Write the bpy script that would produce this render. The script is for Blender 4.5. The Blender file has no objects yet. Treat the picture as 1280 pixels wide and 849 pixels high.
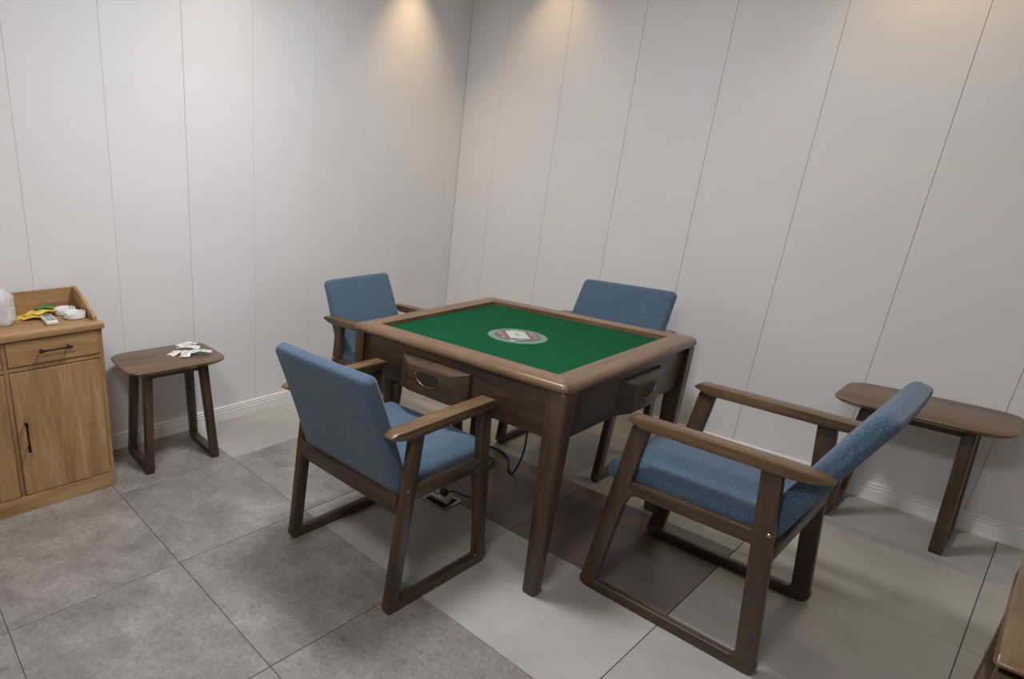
import bpy, bmesh, math, random
from mathutils import Vector, Matrix
random.seed(7)
PI = math.pi
scene = bpy.context.scene
COL = scene.collection

# ------------------------------------------------------------------ camera
CAM = Vector((-3.5415, -2.7810, 1.4091))
YAW, PITCH, ROLL = math.radians(53.80386), math.radians(-18.08470), math.radians(0.40678)
F_PX, PPX, PPY = 732.756, 354.312, 451.190
fwd = Vector((math.cos(YAW) * math.cos(PITCH), math.sin(YAW) * math.cos(PITCH), math.sin(PITCH)))
r0 = Vector((math.sin(YAW), -math.cos(YAW), 0)); u0 = r0.cross(fwd)
cr = r0 * math.cos(ROLL) + u0 * math.sin(ROLL)
cu = -r0 * math.sin(ROLL) + u0 * math.cos(ROLL)
cd = bpy.data.cameras.new('camera'); cam = bpy.data.objects.new('camera', cd); COL.objects.link(cam)
m = Matrix((cr, cu, -fwd)).transposed().to_4x4(); m.translation = CAM
cam.matrix_world = m
cd.sensor_fit = 'HORIZONTAL'; cd.sensor_width = 36.0
cd.lens = F_PX / 1280 * 36.0
cd.shift_x = (640 - PPX) / 1280; cd.shift_y = (PPY - 424.5) / 1280
cd.clip_start = 0.02
scene.camera = cam

# ------------------------------------------------------------------ world, lights, exposure
w = bpy.data.worlds.new('world'); scene.world = w; w.use_nodes = True
w.node_tree.nodes['Background'].inputs[0].default_value = (0.80, 0.87, 1.0, 1)
w.node_tree.nodes['Background'].inputs[1].default_value = 0.05
vs = scene.view_settings
vs.view_transform = 'Standard'; vs.look = 'None'; vs.gamma = 1.0; vs.use_curve_mapping = False
vs.exposure = 0.24
CEIL = 2.72

def area_light(name, loc, size, power, color, shape='DISK', size_y=None):
    l = bpy.data.lights.new(name, 'AREA'); l.shape = shape; l.size = size
    if size_y: l.size_y = size_y
    l.energy = power; l.color = color
    o = bpy.data.objects.new(name, l); COL.objects.link(o); o.location = loc
    return o
def spot_light(name, loc, power, color, angle, blend, radius=0.03, tilt=(0, 0)):
    l = bpy.data.lights.new(name, 'SPOT'); l.energy = power; l.color = color
    l.spot_size = math.radians(angle); l.spot_blend = blend; l.shadow_soft_size = radius
    o = bpy.data.objects.new(name, l); COL.objects.link(o); o.location = loc
    o.rotation_euler = (tilt[0], tilt[1], 0)
    return o
area_light('ceiling_lamp_light', (-2.05, -1.40, CEIL - 0.06), 0.42, 33, (0.93, 0.96, 1.0))
area_light('fill_light', (-3.75, -2.35, CEIL - 0.06), 0.60, 25, (0.98, 0.98, 1.0))  # added fill, no known lamp here; brightens floor, walls and cabinet front
WARM = (1.0, 0.68, 0.36)
for i, (x, y, pw) in enumerate(((-0.58, -0.20, 22), (-1.92, -0.20, 5), (-3.26, -0.20, 3), (-0.20, -0.62, 13), (-0.20, -2.22, 22))):
    spot_light('downlight_%d' % i, (x, y, CEIL - 0.03), pw, WARM, 84, 1.0)

# ------------------------------------------------------------------ materials
MATS = {}
def new_mat(name):
    mt = bpy.data.materials.new(name); mt.use_nodes = True
    nt = mt.node_tree; b = nt.nodes['Principled BSDF']
    MATS[name] = mt
    return mt, nt, b
def node(nt, t, **kw):
    n = nt.nodes.new(t)
    for k, v in kw.items(): setattr(n, k, v)
    return n
def ramp(nt, fac, stops):
    r = nt.nodes.new('ShaderNodeValToRGB'); e = r.color_ramp.elements
    while len(e) < len(stops): e.new(0.5)
    for i, (p, c) in enumerate(stops):
        e[i].position = p; e[i].color = (*c, 1)
    nt.links.new(fac, r.inputs['Fac']); return r
def coords(nt, scale=(1, 1, 1), rnd=True):
    tc = node(nt, 'ShaderNodeTexCoord'); mp = node(nt, 'ShaderNodeMapping')
    mp.inputs['Scale'].default_value = scale
    if rnd:
        oi = node(nt, 'ShaderNodeObjectInfo'); ad = node(nt, 'ShaderNodeVectorMath', operation='ADD')
        mu = node(nt, 'ShaderNodeMath', operation='MULTIPLY'); mu.inputs[1].default_value = 17.0
        nt.links.new(oi.outputs['Random'], mu.inputs[0])
        nt.links.new(tc.outputs['Object'], ad.inputs[0]); nt.links.new(mu.outputs[0], ad.inputs[1])
        nt.links.new(ad.outputs[0], mp.inputs['Vector'])
    else:
        nt.links.new(tc.outputs['Object'], mp.inputs['Vector'])
    return mp.outputs[0]
def noise(nt, vec, scale, detail=4, rough=0.6, dist=0.0):
    n = node(nt, 'ShaderNodeTexNoise'); n.inputs['Scale'].default_value = scale
    n.inputs['Detail'].default_value = detail; n.inputs['Roughness'].default_value = rough
    n.inputs['Distortion'].default_value = dist
    nt.links.new(vec, n.inputs['Vector']); return n
def bump(nt, b, h, strength=0.2, dist=0.002):
    bp = node(nt, 'ShaderNodeBump'); bp.inputs['Strength'].default_value = strength
    bp.inputs['Distance'].default_value = dist
    nt.links.new(h, bp.inputs['Height']); nt.links.new(bp.outputs[0], b.inputs['Normal'])
def plain(name, color, rough=0.5, metal=0.0, spec=0.5, trans=0.0, alpha=1.0):
    mt, nt, b = new_mat(name)
    b.inputs['Base Color'].default_value = (*color, 1); b.inputs['Roughness'].default_value = rough
    b.inputs['Metallic'].default_value = metal; b.inputs['Specular IOR Level'].default_value = spec
    b.inputs['Transmission Weight'].default_value = trans; b.inputs['Alpha'].default_value = alpha
    return mt
def s2l(*c):
    return tuple((v / 255 / 12.92 if v / 255 <= 0.04045 else ((v / 255 + 0.055) / 1.055) ** 2.4) for v in c)
def wood(name, dark, mid, light, axis, rough=0.38, fine=1.0):
    mt, nt, b = new_mat(name)
    sc = [9.0 * fine] * 3; sc[axis] = 0.9 * fine
    v = coords(nt, tuple(sc))
    n1 = noise(nt, v, 3.0, 6, 0.65, 0.6); 
    r = ramp(nt, n1.outputs['Fac'], ((0.30, dark), (0.5, mid), (0.72, light)))
    n2 = noise(nt, v, 22.0, 3, 0.6)
    n3 = noise(nt, v, 0.9, 1, 0.5)
    r3 = ramp(nt, n3.outputs['Fac'], ((0.40, (0.80, 0.78, 0.76)), (0.48, (1, 1, 1)), (0.60, (0.90, 0.89, 0.88))))
    mx = node(nt, 'ShaderNodeMixRGB', blend_type='MULTIPLY'); mx.inputs['Fac'].default_value = 0.35
    r2 = ramp(nt, n2.outputs['Fac'], ((0.35, (0.55, 0.55, 0.55)), (0.6, (1, 1, 1))))
    nt.links.new(r.outputs[0], mx.inputs[1]); nt.links.new(r2.outputs[0], mx.inputs[2])
    m3 = node(nt, 'ShaderNodeMixRGB', blend_type='MULTIPLY'); m3.inputs['Fac'].default_value = 1.0 if name.startswith('oak') else 0.4
    nt.links.new(mx.outputs[0], m3.inputs[1]); nt.links.new(r3.outputs[0], m3.inputs[2])
    nt.links.new(m3.outputs[0], b.inputs['Base Color'])
    b.inputs['Roughness'].default_value = rough
    bump(nt, b, n2.outputs['Fac'], 0.08, 0.001)
    return mt
AX = 'xyz'
for i in range(3):
    wood('walnut_' + AX[i], s2l(56, 43, 32), s2l(76, 59, 44), s2l(95, 75, 56), i, 0.33)
    wood('oak_' + AX[i], s2l(150, 112, 72), s2l(177, 138, 94), s2l(198, 160, 115), i, 0.45, 0.8)
for i in range(2): wood('walnut_rim_' + AX[i], s2l(94, 72, 51), s2l(119, 92, 67), s2l(142, 111, 82), i, 0.30)  # paler rim boards; light on their tops is partly put into the colour
wood('walnut_arm', s2l(84, 64, 44), s2l(112, 88, 61), s2l(136, 108, 77), 0, 0.30)  # armrests, side table tops: paler wood, partly standing in for light from above
def m_wall():
    mt, nt, b = new_mat('wall_panel')
    v = coords(nt, (1, 1, 1)); n = noise(nt, v, 2.0, 3)
    r = ramp(nt, n.outputs['Fac'], ((0.3, (0.755, 0.742, 0.742)), (0.7, (0.785, 0.775, 0.775))))
    nt.links.new(r.outputs[0], b.inputs['Base Color']); b.inputs['Roughness'].default_value = 0.6
    b.inputs['Specular IOR Level'].default_value = 0.25
m_wall()
plain('wall_backing', (0.40, 0.39, 0.38), 0.9)
plain('dark_wall', (0.62, 0.59, 0.56), 0.7)
plain('ceiling_paint', (0.85, 0.84, 0.83), 0.9)
plain('baseboard_white', (0.80, 0.79, 0.77), 0.35)
plain('grout', (0.10, 0.095, 0.09), 0.95)
def m_tile(name, c0, c1, c2, rough, sc=4.0, fleck=0.25):
    mt, nt, b = new_mat(name)
    v = coords(nt, (1, 1, 1))
    n1 = noise(nt, v, sc, 7, 0.68, 0.4); r = ramp(nt, n1.outputs['Fac'], ((0.32, c0), (0.5, c1), (0.68, c2)))
    n2 = noise(nt, v, sc * 14, 5, 0.75, 0.5); r2 = ramp(nt, n2.outputs['Fac'], ((0.36, (0.62, 0.62, 0.62)), (0.55, (1, 1, 1)), (0.72, (1.15, 1.15, 1.15))))
    mx = node(nt, 'ShaderNodeMixRGB', blend_type='MULTIPLY'); mx.inputs['Fac'].default_value = fleck
    nt.links.new(r.outputs[0], mx.inputs[1]); nt.links.new(r2.outputs[0], mx.inputs[2])
    nt.links.new(mx.outputs[0], b.inputs['Base Color']); b.inputs['Roughness'].default_value = rough
    bump(nt, b, n2.outputs['Fac'], 0.06, 0.001)
m_tile('tile_stone', s2l(128, 120, 115), s2l(148, 140, 134), s2l(168, 160, 154), 0.42, 5.0, 0.75)
m_tile('tile_pale', s2l(162, 159, 151), s2l(177, 174, 167), s2l(188, 185, 178), 0.33, 2.0, 0.06)
m_tile('tile_brown', s2l(102, 89, 85), s2l(113, 99, 95), s2l(123, 109, 104), 0.36, 2.0, 0.06)
def m_fabric():
    mt, nt, b = new_mat('blue_fabric')
    v = coords(nt, (1, 1, 1))
    n1 = noise(nt, v, 420.0, 2, 0.6); n0 = noise(nt, v, 7.0, 3)
    r = ramp(nt, n1.outputs['Fac'], ((0.36, s2l(56, 73, 90)), (0.5, s2l(77, 98, 118)), (0.66, s2l(105, 128, 150))))
    mx = node(nt, 'ShaderNodeMixRGB', blend_type='MULTIPLY'); mx.inputs['Fac'].default_value = 0.5
    r0_ = ramp(nt, n0.outputs['Fac'], ((0.3, (0.85, 0.85, 0.85)), (0.7, (1, 1, 1))))
    nt.links.new(r.outputs[0], mx.inputs[1]); nt.links.new(r0_.outputs[0], mx.inputs[2])
    nt.links.new(mx.outputs[0], b.inputs['Base Color']); b.inputs['Roughness'].default_value = 0.9
    b.inputs['Sheen Weight'].default_value = 0.25; b.inputs['Specular IOR Level'].default_value = 0.2
    bump(nt, b, n1.outputs['Fac'], 0.5, 0.0015)
m_fabric()
def m_felt():
    mt, nt, b = new_mat('green_felt')
    v = coords(nt); n = noise(nt, v, 300, 2)
    r = ramp(nt, n.outputs['Fac'], ((0.3, s2l(10, 68, 40)), (0.7, s2l(18, 84, 52))))
    nt.links.new(r.outputs[0], b.inputs['Base Color']); b.inputs['Roughness'].default_value = 0.95
    b.inputs['Specular IOR Level'].default_value = 0.1; bump(nt, b, n.outputs['Fac'], 0.3, 0.001)
m_felt()
plain('black_metal', (0.015, 0.013, 0.012), 0.45, 0.6)
plain('black_rubber', (0.012, 0.012, 0.012), 0.6)
plain('dark_recess', (0.02, 0.016, 0.013), 0.7)
plain('recess_wood', s2l(58, 44, 33), 0.6)
plain('brass', s2l(176, 150, 110), 0.3, 1.0)
plain('steel', (0.45, 0.43, 0.40), 0.35, 1.0)
plain('white_plastic', s2l(228, 226, 222), 0.35)
plain('ivory_plastic', s2l(214, 208, 192), 0.4)
plain('console_grey', s2l(104, 130, 110), 0.4)
plain('console_dark', s2l(86, 84, 80), 0.3)
plain('console_red', s2l(176, 96, 90), 0.5)
plain('console_print', s2l(150, 152, 148), 0.5)
plain('console_white', s2l(178, 180, 170), 0.5)
plain('screen_grey', s2l(120, 126, 118), 0.3)
plain('button_grey', s2l(150, 150, 146), 0.5)
def m_paper(name, c0, c1, sc=60, thr=0.52):
    mt, nt, b = new_mat(name)
    v = coords(nt); n = noise(nt, v, sc, 4, 0.7)
    r = ramp(nt, n.outputs['Fac'], ((thr - 0.03, c0), (thr + 0.04, c1)))
    nt.links.new(r.outputs[0], b.inputs['Base Color']); b.inputs['Roughness'].default_value = 0.6
m_paper('paper_yellow', s2l(214, 178, 60), s2l(238, 212, 92), 40)
m_paper('paper_green', s2l(70, 140, 80), s2l(120, 176, 110), 30)
m_paper('paper_print', s2l(238, 236, 232), s2l(120, 120, 124), 62, 0.56)
m_paper('paper_print_tan', s2l(238, 234, 226), s2l(176, 142, 112), 55, 0.55)
m_paper('paper_print_green', s2l(228, 232, 220), s2l(150, 168, 140), 50, 0.53)
def m_bag():
    mt, nt, b = new_mat('bag_film')
    b.inputs['Base Color'].default_value = (0.9, 0.86, 0.87, 1); b.inputs['Roughness'].default_value = 0.25
    b.inputs['Alpha'].default_value = 0.62
    v = coords(nt, (1, 1, 1)); n = noise(nt, v, 18, 5, 0.7, 1.0); bump(nt, b, n.outputs['Fac'], 0.9, 0.01)
m_bag()

# ------------------------------------------------------------------ helpers
def obj(name, bm, mat, parent=None, smooth=False):
    me = bpy.data.meshes.new(name)
    bmesh.ops.recalc_face_normals(bm, faces=bm.faces)
    bm.to_mesh(me); bm.free()
    me.materials.append(MATS[mat])
    if smooth is True:
        for p in me.polygons: p.use_smooth = True
    elif smooth:
        for p in me.polygons: p.use_smooth = True
        me.set_sharp_from_angle(angle=math.radians(smooth))
    o = bpy.data.objects.new(name, me); COL.objects.link(o)
    if parent: o.parent = parent
    return o
def thing(name, label, cat, loc=(0, 0, 0), rz=0, group=None):
    o = bpy.data.objects.new(name, None); COL.objects.link(o)
    o.empty_display_size = 0.1
    o.location = loc; o.rotation_euler = (0, 0, rz); o['label'] = label; o['category'] = cat
    if group: o['group'] = group
    return o
def tag(o, label, cat, group=None):
    o['label'] = label; o['category'] = cat
    if group: o['group'] = group
    return o
def struct(o):
    o['kind'] = 'structure'; return o
def box_bm(x0, x1, y0, y1, z0, z1, bev=0.0, seg=2):
    bm = bmesh.new(); bmesh.ops.create_cube(bm, size=1)
    for v in bm.verts:
        v.co = Vector(((x0 + x1) / 2 + v.co.x * (x1 - x0), (y0 + y1) / 2 + v.co.y * (y1 - y0), (z0 + z1) / 2 + v.co.z * (z1 - z0)))
    if bev: bmesh.ops.bevel(bm, geom=bm.edges[:], offset=bev, segments=seg, profile=0.5, affect='EDGES')
    return bm
def prism_bm(poly, lo, hi, plane='xz', bev=0.0, seg=2):
    """poly: list of 2D points; extruded along the remaining axis from lo to hi"""
    bm = bmesh.new()
    def P(a, b, c):
        return {'xz': (a, c, b), 'yz': (c, a, b), 'xy': (a, b, c)}[plane]
    A = [bm.verts.new(P(a, b, lo)) for a, b in poly]; B = [bm.verts.new(P(a, b, hi)) for a, b in poly]
    n = len(poly)
    bm.faces.new(A); bm.faces.new(B[::-1])
    for i in range(n): bm.faces.new((A[i], A[(i + 1) % n], B[(i + 1) % n], B[i]))
    bmesh.ops.recalc_face_normals(bm, faces=bm.faces)
    if bev:
        es = [e for e in bm.edges if e.calc_face_angle(0) > 0.5]
        bmesh.ops.bevel(bm, geom=es, offset=bev, segments=seg, profile=0.5, affect='EDGES', clamp_overlap=True)
    return bm
def rbox_bm(a, b, c, r, nin=6, nr=4, fn=None):
    """rounded box of half sizes a,b,c; fn deforms each vertex"""
    def axis(h):
        L = [(-(h - r) + 2 * (h - r) * i / nin) for i in range(nin + 1)]
        t = [math.tan(PI / 4 * k / nr) * r for k in range(1, nr + 1)]
        return [-(h - r) - q for q in reversed(t)] + L + [(h - r) + q for q in t]
    ax = [axis(h) for h in (a, b, c)]; H = (a, b, c)
    bm = bmesh.new()
    for k in range(3):
        i, j = (k + 1) % 3, (k + 2) % 3
        for s in (-1, 1):
            g = []
            for p in ax[i]:
                row = []
                for q in ax[j]:
                    v = [0, 0, 0]; v[k] = s * H[k]; v[i] = p; v[j] = q
                    v = Vector(v)
                    inn = Vector([max(-(H[d] - r), min(H[d] - r, v[d])) for d in range(3)])
                    dv = v - inn
                    if dv.length > 1e-9: v = inn + dv.normalized() * r
                    row.append(bm.verts.new(v))
                g.append(row)
            for x in range(len(g) - 1):
                for y in range(len(g[0]) - 1):
                    bm.faces.new((g[x][y], g[x + 1][y], g[x + 1][y + 1], g[x][y + 1]))
    bmesh.ops.remove_doubles(bm, verts=bm.verts, dist=1e-5)
    if fn:
        for v in bm.verts: v.co = Vector(fn(v.co))
    return bm
def lathe_bm(prof, seg=32, center=(0, 0, 0)):
    bm = bmesh.new(); rings = []
    for r, z in prof:
        if r < 1e-6: rings.append([bm.verts.new((center[0], center[1], center[2] + z))])
        else: rings.append([bm.verts.new((center[0] + r * math.cos(2 * PI * i / seg), center[1] + r * math.sin(2 * PI * i / seg), center[2] + z)) for i in range(seg)])
    for A, B in zip(rings, rings[1:]):
        for i in range(seg):
            j = (i + 1) % seg
            if len(A) == 1 and len(B) == 1: continue
            if len(A) == 1: bm.faces.new((A[0], B[j], B[i]))
            elif len(B) == 1: bm.faces.new((A[i], A[j], B[0]))
            else: bm.faces.new((A[i], A[j], B[j], B[i]))
    return bm
def tube_bm(pts, rad, seg=8, caps=True):
    bm = bmesh.new(); rings = []
    pts = [Vector(p) for p in pts]; n = len(pts); up = None
    for i, p in enumerate(pts):
        t = (pts[min(i + 1, n - 1)] - pts[max(i - 1, 0)]).normalized()
        if up is None:
            up = Vector((0, 0, 1)) if abs(t.z) < 0.9 else Vector((1, 0, 0))
        s = t.cross(up).normalized(); up = s.cross(t).normalized()
        rr = rad(i / (n - 1)) if callable(rad) else rad
        rings.append([bm.verts.new(p + (s * math.cos(2 * PI * k / seg) + up * math.sin(2 * PI * k / seg)) * rr) for k in range(seg)])
    for A, B in zip(rings, rings[1:]):
        for k in range(seg): bm.faces.new((A[k], A[(k + 1) % seg], B[(k + 1) % seg], B[k]))
    if caps: bm.faces.new(rings[0]); bm.faces.new(rings[-1][::-1])
    return bm
def spline(pts, n=8):
    P = [Vector(p) for p in pts]; P = [2 * P[0] - P[1]] + P + [2 * P[-1] - P[-2]]; out = []
    for i in range(1, len(P) - 2):
        for k in range(n):
            t = k / n; a, b, c, d = P[i - 1:i + 3]
            out.append(0.5 * (2 * b + (c - a) * t + (2 * a - 5 * b + 4 * c - d) * t * t + (3 * b - a - 3 * c + d) * t ** 3))
    out.append(P[-2]); return out
def copy_tree(o, parent=None):
    c = o.copy(); COL.objects.link(c); c.parent = parent
    for ch in o.children: copy_tree(ch, c)
    return c
def arc(cx, cy, r, a0, a1, n=5):
    return [(cx + r * math.cos(math.radians(a0 + (a1 - a0) * i / n)), cy + r * math.sin(math.radians(a0 + (a1 - a0) * i / n))) for i in range(n + 1)]

# ------------------------------------------------------------------ room
XB, YN = -5.4, -4.6           # walls behind the camera
# floor: grout bed, tiles as children
fl = struct(obj('floor', box_bm(XB, 0, YN, 0, -0.06, -0.004), 'grout'))
PALE = {(2, 0), (3, 0), (4, 0), (5, 0), (2, -2), (2, -3), (2, -4), (3, -4), (3, -1), (4, -1), (5, -1), (4, -2), (5, -2), (4, -3), (5, -3), (4, -4), (5, -4), (2, -5), (3, -5), (4, -5), (5, -5), (2, -6), (3, -6), (4, -6), (5, -6)}
BROWN = {(3, -2), (3, -3)}
G = 0.0012
tile_cache = {}
for k in range(-5, 6):
    for r in range(-8, 1):
        x0, x1 = (k - 5.5897) * 0.6, (k + 1 - 5.5897) * 0.6
        y0, y1 = (r - 0.7482) * 0.6, (r + 1 - 0.7482) * 0.6
        x0, x1, y0, y1 = max(x0, XB), min(x1, 0), max(y0, YN), min(y1, 0)
        if x1 - x0 < 0.02 or y1 - y0 < 0.02: continue
        mt = 'tile_brown' if (k, r) in BROWN else 'tile_pale' if (k, r) in PALE else 'tile_stone'
        key = (round(x1 - x0, 3), round(y1 - y0, 3), mt)
        cx, cy = (x0 + x1) / 2, (y0 + y1) / 2
        if key not in tile_cache:
            hx, hy = (x1 - x0) / 2 - G, (y1 - y0) / 2 - G
            t = obj('tile', box_bm(-hx, hx, -hy, hy, -0.012, 0.0, 0.001, 1), mt, fl)
            tile_cache[key] = t
        else:
            t = tile_cache[key].copy(); COL.objects.link(t)
        t.location = (cx, cy, random.uniform(-0.0003, 0.0))
ce = struct(obj('ceiling', box_bm(XB, 0, YN, 0, CEIL, CEIL + 0.06), 'ceiling_paint'))
# panelled walls
def panel_wall(name, axis, pos, seams, lo, hi, sign):
    """axis 'x': wall runs along x at y=pos, face towards -sign"""
    d = 0.012
    if axis == 'x': bm = box_bm(lo, hi, pos + (0.008 if sign > 0 else -0.07), pos + (0.07 if sign > 0 else -0.008), 0, CEIL)
    else: bm = box_bm(pos + (0.008 if sign > 0 else -0.07), pos + (0.07 if sign > 0 else -0.008), lo, hi, 0, CEIL)
    wl = struct(obj(name, bm, 'wall_backing'))
    ed = [lo] + [s for s in sorted(seams) if lo + 0.03 < s < hi - 0.03] + [hi]
    cache = {}
    for a, b in zip(ed, ed[1:]):
        wd = round(b - a, 3); h = wd / 2 - 0.0005
        if wd not in cache:
            if axis == 'x': pb = box_bm(-h, h, 0, d, 0.0, CEIL, 0.0007, 1)
            else: pb = box_bm(0, d, -h, h, 0.0, CEIL, 0.0007, 1)
            if sign < 0:
                for v in pb.verts:
                    if axis == 'x': v.co.y *= -1
                    else: v.co.x *= -1
            p = obj('panel', pb, 'wall_panel', wl); cache[wd] = p
        else:
            p = cache[wd].copy(); COL.objects.link(p)
        p.location = ((a + b) / 2, pos, 0) if axis == 'x' else (pos, (a + b) / 2, 0)
    return wl
panel_wall('wall_left', 'x', 0.0, [-0.118 - 0.3985 * i for i in range(16)], XB, 0.0, 1)
panel_wall('wall_right', 'y', 0.0, [-0.281 - 0.4093 * i for i in range(12)], YN, 0.0, 1)
struct(obj('wall_near', box_bm(XB, 0, YN - 0.07, YN, 0, CEIL), 'dark_wall'))
struct(obj('wall_back', box_bm(XB - 0.07, XB, YN, 0, 0, CEIL), 'dark_wall'))
# baseboards with two grooves near the top
BBP = [(0, 0), (0.014, 0), (0.014, 0.052), (0.010, 0.055), (0.010, 0.059), (0.0135, 0.062), (0.0135, 0.066), (0.009, 0.069), (0.009, 0.072), (0.011, 0.075), (0.011, 0.080), (0.007, 0.084), (0, 0.084)]
struct(obj('baseboard_left', prism_bm([(-d, z) for d, z in BBP], XB, -0.014, 'yz', 0), 'baseboard_white'))
struct(obj('baseboard_right', prism_bm([(-d, z) for d, z in BBP], YN, 0.0, 'xz', 0), 'baseboard_white'))

# ------------------------------------------------------------------ chairs (local: facing +x)
W2 = 0.277                                        # half outer width
FT = 0.030                                        # frame thickness
def build_chair(label):
    t = thing('armchair', label, 'chair', group='blue upholstered armchairs around the mahjong table')
    def fx(z, kind):                              # frame centre lines: (front edge, rear edge)
        if kind == 'front':
            k = z / 0.64; return 0.262 - 0.070 * k, 0.212 - 0.072 * k
        k = z / 0.64; return -0.212 + 0.065 * k, -0.262 + 0.066 * k
    for s in (-1, 1):
        lo, hi = (W2 - FT, W2) if s > 0 else (-W2, -W2 + FT)
        for kind in ('front', 'rear'):
            z0, z1 = 0.040, 0.642
            f0, b0 = fx(z0, kind); f1, b1 = fx(z1, kind)
            if kind == 'front':
                # curved bracket under the seat rail
                fz, bz = fx(0.405, kind); f2, b2 = fx(0.365, kind)
                poly = [(f0, z0), (f1, z1), (b1, z1), (fx(0.43, kind)[1], 0.43), (bz - 0.030, 0.412), (bz - 0.008, 0.395), (b2, 0.360), (b0, z0)]
            else:
                poly = [(f0, z0), (f1, z1), (b1, z1), (b0, z0)]
            obj('leg', prism_bm(poly, lo, hi, 'xz', 0.004), 'walnut_z', t, 40)
        R = 0.030
        rail = arc(-0.262 + R, R, R, 180, 270) + arc(0.262 - R, R, R, 270, 360)
        rail += [(0.2575, 0.048), (0.2075, 0.048)] + [(0.2030, 0.043), (0.195, 0.0385)] + [(-0.195, 0.0385), (-0.203, 0.043)] + [(-0.2075, 0.048), (-0.2575, 0.048)]
        obj('base_rail', prism_bm(rail, lo + 0.0004, hi - 0.0004, 'xz', 0.004), 'walnut_x', t, 40)
        obj('seat_rail', prism_bm([(0.185, 0.408), (0.178, 0.452), (-0.190, 0.452), (-0.200, 0.408)], lo + 0.002, hi - 0.002, 'xz', 0.004), 'walnut_x', t, 40)
        c = s * (W2 - 0.020)
        top = [(0.207, 0.664), (0.190, 0.675), (0.05, 0.674), (-0.10, 0.672), (-0.235, 0.670), (-0.275, 0.668), (-0.297, 0.659)]
        bot = [(-0.296, 0.652), (-0.262, 0.642), (-0.215, 0.636), (-0.10, 0.638), (0.10, 0.640), (0.165, 0.641), (0.206, 0.658)]
        bm = prism_bm(top + bot, -0.028, 0.028, 'xz', 0.0055, 2)
        for v in bm.verts:                        # arm narrows a little to its rear and front end
            x = v.co.x; k = 1.0
            if x < -0.22: k = 1.0 - 0.30 * ((-0.22 - x) / 0.08)
            if x > 0.15: k = 1.0 - 0.12 * ((x - 0.15) / 0.06)
            v.co.y = c + v.co.y * k
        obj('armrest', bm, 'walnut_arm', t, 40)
        d = obj('screw_cap', lathe_bm([(0, 0.0025), (0.005, 0.002), (0.0065, 0)], 12), 'brass', t)
        d.rotation_euler = (-s * PI / 2, 0, 0); d.location = (-0.205, s * W2, 0.455)
    bm = box_bm(-0.012, 0.012, -W2 + FT, W2 - FT, -0.036, 0.036, 0.004)
    o = obj('rear_rail', bm, 'walnut_y', t, 40); o.location = (-0.213, 0, 0.395); o.rotation_euler = (0, math.radians(-8), 0)
    obj('front_rail', box_bm(0.150, 0.172, -W2 + FT, W2 - FT, 0.405, 0.440, 0.004), 'walnut_y', t, 40)
    # seat cushion
    def seat_fn(v):
        x, y, z = v
        z2 = z + (0.010 * (1 - (x / 0.23) ** 2) * (1 - (y / 0.25) ** 2) if z > 0 else 0)
        return (x + 0.030, y, z2 + 0.452 + 0.010 * x)
    obj('seat', rbox_bm(0.225, W2 - FT - 0.003, 0.036, 0.026, 8, 4, seat_fn), 'blue_fabric', t, True)
    # backrest: v along height, leaned back, gently curved
    L = 0.455; ang = math.radians(20)
    def back_fn(v):
        w_, y, h = v                              # w_: thickness (+ front), h: -L/2..L/2
        hh = h + L / 2; k = hh / L
        y2 = y * (1.0 - 0.05 * k)
        bow = -0.018 * k * k - 0.009 * (1 - (y / 0.25) ** 2) * (0.8 + 0.2 * w_ / 0.034) * k
        th = w_ * (1.0 - 0.18 * k) 
        px = -0.174 + th * math.cos(ang) - hh * math.sin(ang) + bow
        pz = 0.415 + th * math.sin(ang) + hh * math.cos(ang)
        return (px, y2, pz)
    obj('backrest', rbox_bm(0.034, W2 - FT - 0.006, L / 2, 0.024, 8, 4, back_fn), 'blue_fabric', t, True)
    return t
chair = build_chair('blue armchair seen from behind at the front left of the mahjong table')
chair.location = (-2.065, -1.433, 0)
for loc, rz, lab in (((-1.358, -2.247, 0), PI / 2, 'blue armchair seen side-on at right, in front of the low bench table'),
                     ((-0.625, -1.390, 0), PI, 'blue armchair at the far right side, only its backrest above the table'),
                     ((-1.288, -0.735, 0), -PI / 2, 'blue armchair at the far left, behind the table corner near the left wall')):
    c = copy_tree(chair); c.location = loc; c.rotation_euler = (0, 0, rz); c['label'] = lab
c = copy_tree(chair); c.location = (-1.968, -3.138, 0); c.rotation_euler = (0, 0, PI)
c['label'] = 'wooden armrest end of a chair cut off by the lower right corner'; del c['group']

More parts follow.
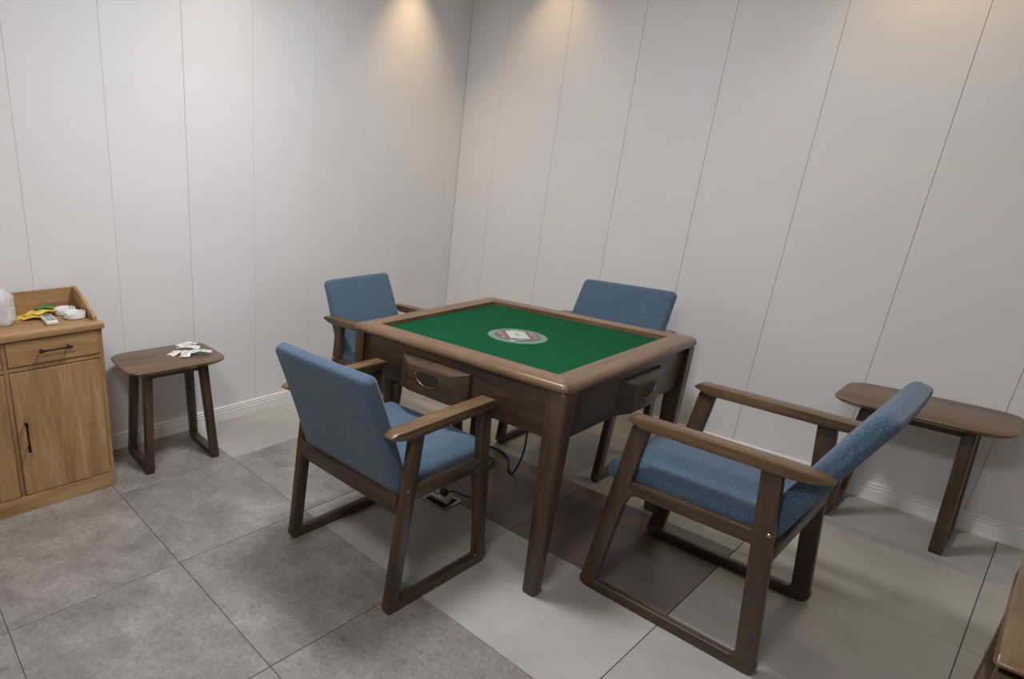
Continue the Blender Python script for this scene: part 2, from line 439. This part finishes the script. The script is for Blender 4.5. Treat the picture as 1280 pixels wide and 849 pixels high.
# ------------------------------------------------------------------ mahjong table
TX, TY = -1.365, -1.460
def build_table():
    t = thing('mahjong_table', 'square walnut mahjong table with green felt top in the middle of the room', 'table', (TX, TY, 0))
    HI, HO, ZT = 0.400, 0.487, 0.785
    # rim: ring of rounded squares swept over a bullnose profile
    prof = [(0.0, 0.742), (0.0, 0.783), (0.002, 0.785), (0.062, 0.785), (0.074, 0.7835), (0.081, 0.779), (0.0855, 0.772), (0.087, 0.765), (0.0855, 0.758), (0.080, 0.753), (0.074, 0.752)]
    bm = bmesh.new(); rings = []
    for d, z in prof:
        h = HI + d; r = 0.001 + 0.030 * max(0, d - 0.04) / 0.047
        pts = []
        for q, (sx, sy) in enumerate(((1, 1), (-1, 1), (-1, -1), (1, -1))):
            pts += [(px, py) for px, py in arc(sx * (h - r), sy * (h - r), r, 90 * q, 90 * q + 90, 6)]
        rings.append([bm.verts.new((px, py, z)) for px, py in pts])
    n = len(rings[0]); pts3 = [[v.co.copy() for v in ring] for ring in rings]; bm.free()
    for q in range(4):                             # four rails meeting in mitres at the corners
        idx = [(7 * q + 3 + k) % n for k in range(8)]
        bm = bmesh.new(); g = [[bm.verts.new(ring[i]) for i in idx] for ring in pts3]
        for A, B in zip(g, g[1:] + g[:1]):
            for i in range(7): bm.faces.new((A[i], A[i + 1], B[i + 1], B[i]))
        bm.faces.new([r_[0] for r_ in g]); bm.faces.new([r_[-1] for r_ in g][::-1])
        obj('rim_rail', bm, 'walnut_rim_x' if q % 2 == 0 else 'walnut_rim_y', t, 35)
    obj('felt_surface', box_bm(-HI - 0.01, HI + 0.01, -HI - 0.01, HI + 0.01, 0.749, 0.7660), 'green_felt', t)
    HS = 0.468                                     # outer face of apron
    for q in range(4):
        a = q * PI / 2; rot = Matrix.Rotation(a, 4, 'Z')
        bm = box_bm(HS - 0.022, HS, -0.421, 0.421, 0.585, 0.754, 0.002); bm.transform(rot)
        obj('apron', bm, 'walnut_y' if q % 2 == 0 else 'walnut_x', t, 40)
        # tapering leg with a rounded outer corner
        bm = bmesh.new(); LR = []
        o0 = 0.482
        for z, wd, r, sh in ((0.0, 0.038, 0.010, 0.004), (0.006, 0.043, 0.014, 0.001), (0.30, 0.051, 0.016, 0.0), (0.58, 0.060, 0.018, 0), (0.745, 0.064, 0.020, 0), (0.752, 0.063, 0.022, 0.003)):
            o1 = o0 - sh
            pts = [(o1 - wd, o1 - wd), (o1, o1 - wd)] + arc(o1 - r, o1 - r, r, 0, 90, 6) + [(o1 - wd, o1)]
            LR.append([bm.verts.new((px, py, z)) for px, py in pts])
        n = len(LR[0])
        for A, B in zip(LR, LR[1:]):
            for i in range(n): bm.faces.new((A[i], A[(i + 1) % n], B[(i + 1) % n], B[i]))
        bm.faces.new(LR[0]); bm.faces.new(LR[-1][::-1])
        bm.transform(rot); obj('leg', bm, 'walnut_z', t, 35)
        # counter drawer: trapezoid block with a cup pull
        D, d2, yw, zi = HS - 0.001, HS + 0.033, 0.160, 0.064
        L3 = []
        bm = bmesh.new()
        for xx, yy, za, zb in ((D - 0.020, yw, 0.588, 0.722), (D, yw, 0.588, 0.722), (d2, yw - zi, 0.594, 0.702)):
            L3.append([bm.verts.new(p) for p in ((xx, -yy, za), (xx, yy, za), (xx, yy, zb), (xx, -yy, zb))])
        for A, B in zip(L3, L3[1:]):
            for i in range(4): bm.faces.new((A[i], A[(i + 1) % 4], B[(i + 1) % 4], B[i]))
        bm.faces.new(L3[0]); bm.faces.new(L3[2][::-1])
        bmesh.ops.recalc_face_normals(bm, faces=bm.faces)
        bmesh.ops.bevel(bm, geom=bm.edges[:], offset=0.002, segments=1, affect='EDGES')
        off = {2: -0.030, 3: 0.050}.get(q, 0.0); pull = 0.018 if q == 2 else 0.0
        bm.transform(Matrix.Translation((pull, off, 0))); bm.transform(rot); d2 += pull
        dr = obj('drawer', bm, 'walnut_y' if q % 2 == 0 else 'walnut_x', t, 30)
        # cup pull (half ellipse recess with a lip)
        hw, hh, zc = 0.058, 0.044, 0.676
        pts = [(off + hw * math.cos(math.radians(g)), zc + hh * math.sin(math.radians(g))) for g in range(180, 361, 15)]
        pts += [(off + 0.6 * hw, zc + 0.010), (off - 0.6 * hw, zc + 0.010)]
        bm = prism_bm(pts, d2 - 0.004, d2 + 0.0006, 'yz'); bm.transform(rot); obj('finger_recess', bm, 'recess_wood', dr)
        lip = [(d2 + 0.001, off + hw * math.cos(math.radians(g)), zc + hh * math.sin(math.radians(g))) for g in range(180, 361, 10)]
        bm = tube_bm(lip, 0.0016, 6); bm.transform(rot); obj('recess_lip', bm, 'brass', dr, True)
    obj('underside_panel', box_bm(-0.443, 0.443, -0.443, 0.443, 0.590, 0.602), 'walnut_x', t)
    # centre console, flush round plate turned 45 degrees
    cx, cy, z = -0.033, -0.015, 0.7660
    cn = obj('centre_console', lathe_bm([(0, 0.002), (0.100, 0.002), (0.113, 0.001), (0.115, 0)], 48, (cx, cy, z)), 'console_grey', t, 30)
    obj('console_disc', lathe_bm([(0, 0.0036), (0.088, 0.0036), (0.090, 0.0015)], 40, (cx, cy, z)), 'console_dark', cn, 30)
    def slab(nm, u, v, hu, hv, z0, z1, mat, rot=45, bev=0.001):
        bm = box_bm(u - hu, u + hu, v - hv, v + hv, z0, z1, bev, 1)
        bm.transform(Matrix.Translation((cx, cy, z)) @ Matrix.Rotation(math.radians(rot), 4, 'Z'))
        return obj(nm, bm, mat, cn)
    slab('dice_window', 0, 0, 0.056, 0.038, 0.003, 0.006, 'console_white')
    obj('window_emblem', (lambda b_: (b_.transform(Matrix.Translation((cx, cy, z + 0.0062)) @ Matrix.Rotation(math.radians(45), 4, 'Z')), b_)[1])(tube_bm([(0.022 * math.cos(g * PI / 8), 0.012 * math.sin(g * PI / 8) , 0) for g in range(17)], 0.0012, 5)), 'console_print', cn)
    slab('window_emblem_bar', 0, 0, 0.016, 0.004, 0.0058, 0.0066, 'console_print')
    for u, v, hu, hv in ((0, 0.060, 0.014, 0.010), (0, -0.060, 0.014, 0.010)):
        slab('seat_marker', u, v, hu, hv, 0.003, 0.0052, 'console_red')
    for u in (-0.070, 0.070): slab('seat_marker', u, 0, 0.006, 0.016, 0.003, 0.0052, 'console_print')
    for u, v in ((-0.035, 0.062), (0.035, 0.062), (-0.035, -0.062), (0.035, -0.062)):
        slab('console_button', u, v, 0.008, 0.006, 0.003, 0.0048, 'console_print')
    return t
build_table()

# ------------------------------------------------------------------ side tables (stools)
def build_stool(label):
    t = thing('side_table', label, 'side table', group='small walnut side tables with sled legs')
    ZT = 0.530; a, b = 0.252, 0.182
    def plan(sx, sy):
        pts = []
        for i in range(64):
            g = 2 * PI * i / 64; c, s = math.cos(g), math.sin(g); e = 2 / 5.5
            pts.append((sx * math.copysign(abs(c) ** e, c), sy * math.copysign(abs(s) ** e, s)))
        return pts
    bm = bmesh.new(); R = []
    for dz, ins in ((-0.024, 0.022), (-0.010, 0.002), (-0.004, 0.0), (-0.001, 0.0015), (0, 0.004)):
        R.append([bm.verts.new((x, y, ZT + dz)) for x, y in plan(a - ins, b - ins)])
    n = 64
    for A, B in zip(R, R[1:]):
        for i in range(n): bm.faces.new((A[i], A[(i + 1) % n], B[(i + 1) % n], B[i]))
    bm.faces.new(R[0]); bm.faces.new(R[-1][::-1])
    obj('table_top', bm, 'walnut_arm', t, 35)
    zt = 0.506; yo, yi = 0.150, 0.108               # leg outer / inner edge at the floor
    yot, yit = 0.118, 0.060                         # at the top
    for s in (-1, 1):
        xo0, xo1 = s * 0.192, s * 0.160             # outer face at the floor / at the top
        th = 0.038
        def lean(bm):
            for v in bm.verts:
                k = v.co.z / zt; v.co.x = v.co.x + s * (0.192 - 0.032 * k - th / 2)
        for q in (-1, 1):
            poly = [(q * yo, 0.036), (q * yot, zt), (q * yit, zt), (q * (yit + 0.006), zt - 0.03), (q * yi, 0.036)]
            bm = prism_bm(poly, -th / 2, th / 2, 'yz', 0.004); lean(bm); obj('leg', bm, 'walnut_z', t, 40)
        rl = arc(-yo + 0.024, 0.024, 0.026, 180, 270) + arc(yo - 0.024, 0.024, 0.026, 270, 360) + [(yo, 0.042), (yi, 0.042), (yi - 0.012, 0.032), (-yi + 0.012, 0.032), (-yi, 0.042), (-yo, 0.042)]
        for i, p in enumerate(rl): rl[i] = (max(-yo, min(yo, p[0])), max(0.0, p[1]))
        bm = prism_bm(rl, -th / 2 + 0.0004, th / 2 - 0.0004, 'yz', 0.0); lean(bm); obj('base_rail', bm, 'walnut_y', t, 40)
        bm = box_bm(-th / 2 + 0.002, th / 2 - 0.002, -0.10, 0.10, zt - 0.030, zt, 0.002); lean(bm); obj('top_bar', bm, 'walnut_y', t, 40)
    for q in (-1, 1):
        obj('apron', box_bm(-0.145, 0.145, q * 0.095 - 0.011, q * 0.095 + 0.011, zt - 0.036, zt + 0.001, 0.003), 'walnut_x', t, 40)
    return t
st = build_stool('small walnut side table with paper slips on top, beside the oak cabinet')
st.location = (-2.380, -0.232, 0); st.rotation_euler = (0, 0, math.radians(-4))
s2 = copy_tree(st); s2.location = (-0.195, -2.540, 0); s2.rotation_euler = (0, 0, PI / 2)
s2['label'] = 'small empty walnut side table against the right wall behind the armchair'

# ------------------------------------------------------------------ cabinet
def build_cabinet():
    X1 = -2.735; X0 = X1 - 0.80; YF, YB = -0.360, -0.022; ZT = 0.782
    t = thing('oak_cabinet', 'light oak cabinet with drawers, doors and black handles at the left edge', 'cabinet', ((X0 + X1) / 2, (YF + YB) / 2, 0))
    T = Matrix.Translation((-(X0 + X1) / 2, -(YF + YB) / 2, 0))
    def part(nm, bm, mat, par=t, sm=40):
        bm.transform(T); return obj(nm, bm, mat, par, sm)
    part('side_panel', box_bm(X1 - 0.018, X1, YF + 0.004, YB, 0, ZT - 0.024, 0.001, 1), 'oak_z')
    part('side_panel', box_bm(X0, X0 + 0.018, YF + 0.004, YB, 0, ZT - 0.024, 0.001, 1), 'oak_z')
    part('top_board', box_bm(X0 - 0.008, X1 + 0.008, YF - 0.012, YB, ZT - 0.024, ZT, 0.0025), 'oak_x')
    part('carcass_back', box_bm(X0 + 0.018, X1 - 0.018, YF + 0.030, YB - 0.004, 0.05, ZT - 0.0245), 'oak_z')
    part('bottom_board', box_bm(X0 + 0.018, X1 - 0.018, YF - 0.002, YF + 0.04, 0.0, 0.072, 0.001, 1), 'oak_x')
    xm = (X0 + X1) / 2
    part('middle_upright', box_bm(xm - 0.009, xm + 0.009, YF + 0.004, YF + 0.04, 0.072, ZT - 0.024, 0.001, 1), 'oak_z')
    part('cross_rail', box_bm(X0 + 0.018, X1 - 0.018, YF + 0.005, YF + 0.04, 0.628, 0.645, 0.001, 1), 'oak_x')
    def bar(p, q):
        p, q = Vector(p), Vector(q); d = (q - p).normalized()
        pts = [p, p + d * 0.006, p + d * 0.018, p + d * 0.03, q - d * 0.03, q - d * 0.018, q - d * 0.006, q]
        rad = [0.005, 0.0065, 0.006, 0.0042, 0.0042, 0.006, 0.0065, 0.005]
        b1 = tube_bm(pts, lambda k: rad[int(round(k * 7))], 10)
        for e in (p + d * 0.012, q - d * 0.012):
            b2 = tube_bm([e, e + Vector((0, 0.032, 0))], 0.0045, 8)
            me = bpy.data.meshes.new('tmp'); b2.to_mesh(me); b1.from_mesh(me); bpy.data.meshes.remove(me); b2.free()
        return b1
    for s, (xa, xb) in (('L', (X0 + 0.020, xm - 0.011)), ('R', (xm + 0.011, X1 - 0.020))):
        dr = part('drawer', box_bm(xa, xb, YF, YF + 0.018, 0.649, ZT - 0.028, 0.0015, 1), 'oak_x')
        c = (xa + xb) / 2
        part('drawer_handle', bar((c - 0.066, YF - 0.030, 0.706), (c + 0.066, YF - 0.030, 0.706)), 'black_metal', dr)
        do = part('door', box_bm(xa, xb, YF, YF + 0.018, 0.076, 0.624, 0.0015, 1), 'oak_z')
        hx = xa + 0.033
        part('door_handle', bar((hx, YF - 0.030, 0.416), (hx, YF - 0.030, 0.284)), 'black_metal', do)
    part('back_board', box_bm(X0, X1, YB - 0.016, YB, ZT, 0.886, 0.0015, 1), 'oak_x')
    for xa in (X1 - 0.016, X0):
        poly = [(YB - 0.016, ZT), (YB - 0.016, 0.890), (YB - 0.040, 0.889), (YB - 0.075, 0.880), (YB - 0.12, 0.865), (YB - 0.17, 0.846), (YB - 0.22, 0.826), (YB - 0.255, 0.814), (YB - 0.275, 0.806), (YB - 0.282, 0.797), (YB - 0.283, ZT)]
        part('side_gallery', prism_bm(poly, xa, xa + 0.016, 'yz', 0.002), 'oak_y')
build_cabinet()
CT = 0.782
# ------------------------------------------------------------------ things on the cabinet
def ashtray(x, y, z, label):
    prof = [(0, 0), (0.040, 0), (0.046, 0.004), (0.047, 0.026), (0.0455, 0.0285), (0.041, 0.0285), (0.039, 0.026), (0.037, 0.010), (0.034, 0.007), (0, 0.007)]
    bm = lathe_bm(prof, 40)
    for v in bm.verts:                             # cigarette notches in the lip
        if v.co.z > 0.02:
            g = math.atan2(v.co.y, v.co.x)
            if abs(math.cos(2 * g)) < 0.13: v.co.z -= 0.006
    o = obj('ashtray', bm, 'white_plastic', None, 35); o.location = (x, y, z)
    tag(o, label, 'ashtray', 'white round ashtrays on the cabinet')
ashtray(-2.801, -0.212, CT, 'front one of two round white ashtrays on the oak cabinet')
ashtray(-2.813, -0.112, CT, 'rear one of two round white ashtrays on the oak cabinet')
rm = thing('remote_control', 'small white remote control lying on the oak cabinet top', 'remote control', (-2.912, -0.215, CT), math.radians(-4))
obj('body', rbox_bm(0.025, 0.074, 0.009, 0.007, 2, 3, lambda v: (v.x, v.y, v.z + 0.009)), 'white_plastic', rm, True)
obj('display', box_bm(-0.017, 0.017, 0.018, 0.060, 0.0175, 0.0187, 0.0004, 1), 'screen_grey', rm)
for i in range(3):
    for j in range(2): obj('button', box_bm(-0.016 + j * 0.018, -0.002 + j * 0.018, -0.040 + i * 0.017, -0.029 + i * 0.017, 0.0175, 0.0193, 0.0006, 1), 'button_grey', rm)
obj('button', box_bm(-0.017, 0.017, -0.060, -0.046, 0.0175, 0.0190, 0.0006, 1), 'screen_grey', rm)
def sheet(nm, x, y, z, l, wd, rz, mat, label, cat, group, bend=0.006, thick=0.0007, tilt=0.0):
    bm = bmesh.new(); nx, ny = 8, 3; T_ = []
    for s in (0, 1):
        g = []
        for i in range(nx + 1):
            u = i / nx - 0.5
            row = []
            for j in range(ny + 1):
                v = j / ny - 0.5
                zz = bend * (1 - math.cos(2 * PI * (u + 0.5))) / 2 + bend * 0.6 * max(0, u) * (v + 0.5) + tilt * (u + 0.5)
                row.append(bm.verts.new((u * l, v * wd, zz + s * thick)))
            g.append(row)
        T_.append(g)
    for s in (0, 1):
        for i in range(nx):
            for j in range(ny): bm.faces.new((T_[s][i][j], T_[s][i + 1][j], T_[s][i + 1][j + 1], T_[s][i][j + 1]))
    bd = [(i, 0) for i in range(nx)] + [(nx, j) for j in range(ny)] + [(i, ny) for i in range(nx, 0, -1)] + [(0, j) for j in range(ny, 0, -1)]
    for (a, b), (c, d) in zip(bd, bd[1:] + bd[:1]): bm.faces.new((T_[0][a][b], T_[0][c][d], T_[1][c][d], T_[1][a][b]))
    o = obj(nm, bm, mat, None, 40); o.location = (x, y, z); o.rotation_euler = (0, 0, math.radians(rz))
    return tag(o, label, cat, group)
YG = 'yellow packets on the cabinet'
for i, (x, y, rz, lab) in enumerate((
        (-2.992, -0.085, 22, 'leftmost of the yellow packets on the oak cabinet, next to the plastic bag'),
        (-2.955, -0.140, -14, 'yellow packet nearest the remote control on the oak cabinet'),
        (-2.932, -0.078, 34, 'yellow packet in the middle of the fan on the oak cabinet'),
        (-2.900, -0.090, 58, 'yellow packet under the green one on the oak cabinet'),
        (-2.906, -0.118, 24, 'yellow packet lying closest to the white ashtrays'))):
    sheet('paper_packet', x, y, CT + 0.0006 + 0.0048 * i, 0.095, 0.055, rz, 'paper_yellow', lab, 'packet', YG, 0.004 + 0.003 * (i % 3), 0.0012, 0.004 * (i % 2))
sheet('paper_packet', -2.886, -0.066, CT + 0.027, 0.078, 0.045, -10, 'paper_green', 'green packet on top of the yellow packets by the ashtrays', 'packet', None, 0.006, 0.0016)
# plastic bag: crumpled film sack
def bag():
    random.seed(3)
    bm = bmesh.new(); nz, ns = 18, 40; rings = []
    for i in range(nz + 1):
        k = i / nz; z = 0.145 * k
        r = 0.080 * (1 - 0.10 * k) * (0.86 + 0.14 * min(1, k * 8)) * (1.0 - 0.35 * max(0, k - 0.78) / 0.22)
        ring = []
        for j in range(ns):
            g = 2 * PI * j / ns
            cr_ = 1 + 0.07 * math.sin(5 * g + 3 * k) + 0.05 * math.sin(11 * g - 7 * k) + 0.05 * math.sin(3 * g + 9 * k) * k + random.uniform(-.02, .02)
            ring.append(bm.verts.new((r * cr_ * math.cos(g), 0.85 * r * cr_ * math.sin(g), z + (0.006 * math.sin(7 * g) if i else 0))))
        rings.append(ring)
    for A, B in zip(rings, rings[1:]):
        for j in range(ns): bm.faces.new((A[j], A[(j + 1) % ns], B[(j + 1) % ns], B[j]))
    bm.faces.new(rings[0]); c_ = bm.verts.new((0, 0, 0.140))
    for j in range(ns): bm.faces.new((rings[-1][j], rings[-1][(j + 1) % ns], c_))
    o = obj('plastic_bag', bm, 'bag_film', None, True); o.location = (-3.110, -0.150, CT + 0.001)
    tag(o, 'crumpled whitish translucent plastic bag at the left end of the cabinet top', 'plastic bag')
bag()
# ------------------------------------------------------------------ slips on the side table
SG = 'printed paper slips on the side table'
for i, (x, y, l, wd, rz, mt, lab) in enumerate((
        (-2.318, -0.205, 0.100, 0.048, 22, 'paper_print_tan', 'tan printed paper slip sticking out at the left of the slips on the side table'),
        (-2.285, -0.250, 0.110, 0.050, 50, 'paper_print', 'grey printed paper slip at the front of the slips on the side table'),
        (-2.235, -0.265, 0.110, 0.045, -38, 'paper_print', 'paper slip reaching towards the right front corner of the side table'),
        (-2.225, -0.285, 0.105, 0.040, -28, 'paper_print_green', 'pale greenish paper slip at the right end of the slips'),
        (-2.245, -0.190, 0.115, 0.050, -42, 'paper_print_tan', 'tan printed slip in the middle of the slips, over the others'),
        (-2.235, -0.150, 0.105, 0.050, 4, 'paper_print', 'rearmost printed paper slip on the side table, on top'))):
    sheet('paper_slip', x, y, 0.5306 + 0.0035 * i, l, wd, rz, mt, lab, 'paper slip', SG, 0.008, 0.0005)

# ------------------------------------------------------------------ floor socket and cables
fs = thing('floor_socket', 'open pop-up floor socket with metal frame and plug under the table', 'floor socket', (-1.600, -1.337, 0), math.radians(2))
def frame_bm(h, hw, z0, z1):
    bm = bmesh.new()
    o = [(-h, -h), (h, -h), (h, h), (-h, h)]; i = [(-hw, -hw), (hw, -hw), (hw, hw), (-hw, hw)]
    vs_ = [[bm.verts.new((x, y, z)) for x, y in p] for p in (o, i) for z in (z0, z1)]
    for k in range(4):
        j = (k + 1) % 4
        for A, B in ((0, 1), (1, 3), (3, 2), (2, 0)): bm.faces.new((vs_[A][k], vs_[A][j], vs_[B][j], vs_[B][k]))
    return bm
obj('frame', frame_bm(0.063, 0.052, 0.0, 0.005), 'steel', fs)
obj('recess', box_bm(-0.052, 0.052, -0.052, 0.052, 0.0, 0.0015), 'dark_recess', fs)
o = obj('socket_block', box_bm(-0.030, 0.030, -0.040, 0.040, -0.020, 0.020, 0.003), 'ivory_plastic', fs, 40)
o.location = (0.0, 0.0, 0.030); o.rotation_euler = (0, math.radians(-38), 0)
for (hx, hy) in ((-0.012, 0.020), (0.010, 0.020), (-0.012, 0.006)):
    h = obj('socket_hole', box_bm(hx - 0.004, hx + 0.004, hy - 0.005, hy + 0.005, 0.019, 0.0206), 'dark_recess', o)
obj('plug', rbox_bm(0.016, 0.016, 0.014, 0.006, 2, 3, lambda v: (v.x + 0.004, v.y - 0.022, v.z + 0.034)), 'black_rubber', o, True)
def cable(pts, rad, label):
    o = obj('power_cable', tube_bm(spline(pts, 10), rad, 7), 'black_rubber', None, True)
    return tag(o, label, 'cable', 'black cables under the table')
cable([(-1.628, -1.362, 0.060), (-1.600, -1.40, 0.075), (-1.54, -1.42, 0.040), (-1.46, -1.40, 0.006), (-1.34, -1.31, 0.005), (-1.24, -1.23, 0.005), (-1.16, -1.20, 0.005)], 0.0035, 'black cable leaving the floor socket plug')
cable([(-1.30, -1.22, 0.005), (-1.17, -1.19, 0.008), (-1.08, -1.20, 0.005), (-1.10, -1.26, 0.012), (-1.20, -1.27, 0.005), (-1.28, -1.22, 0.012), (-1.20, -1.16, 0.005), (-1.05, -1.11, 0.005), (-0.96, -1.15, 0.005), (-1.00, -1.27, 0.005), (-1.11, -1.35, 0.005), (-1.12, -1.385, 0.012), (-1.04, -1.375, 0.10), (-1.00, -1.35, 0.26), (-1.03, -1.33, 0.45), (-1.05, -1.33, 0.589)], 0.0045, 'black cable looping on the floor and hanging from the table underside')
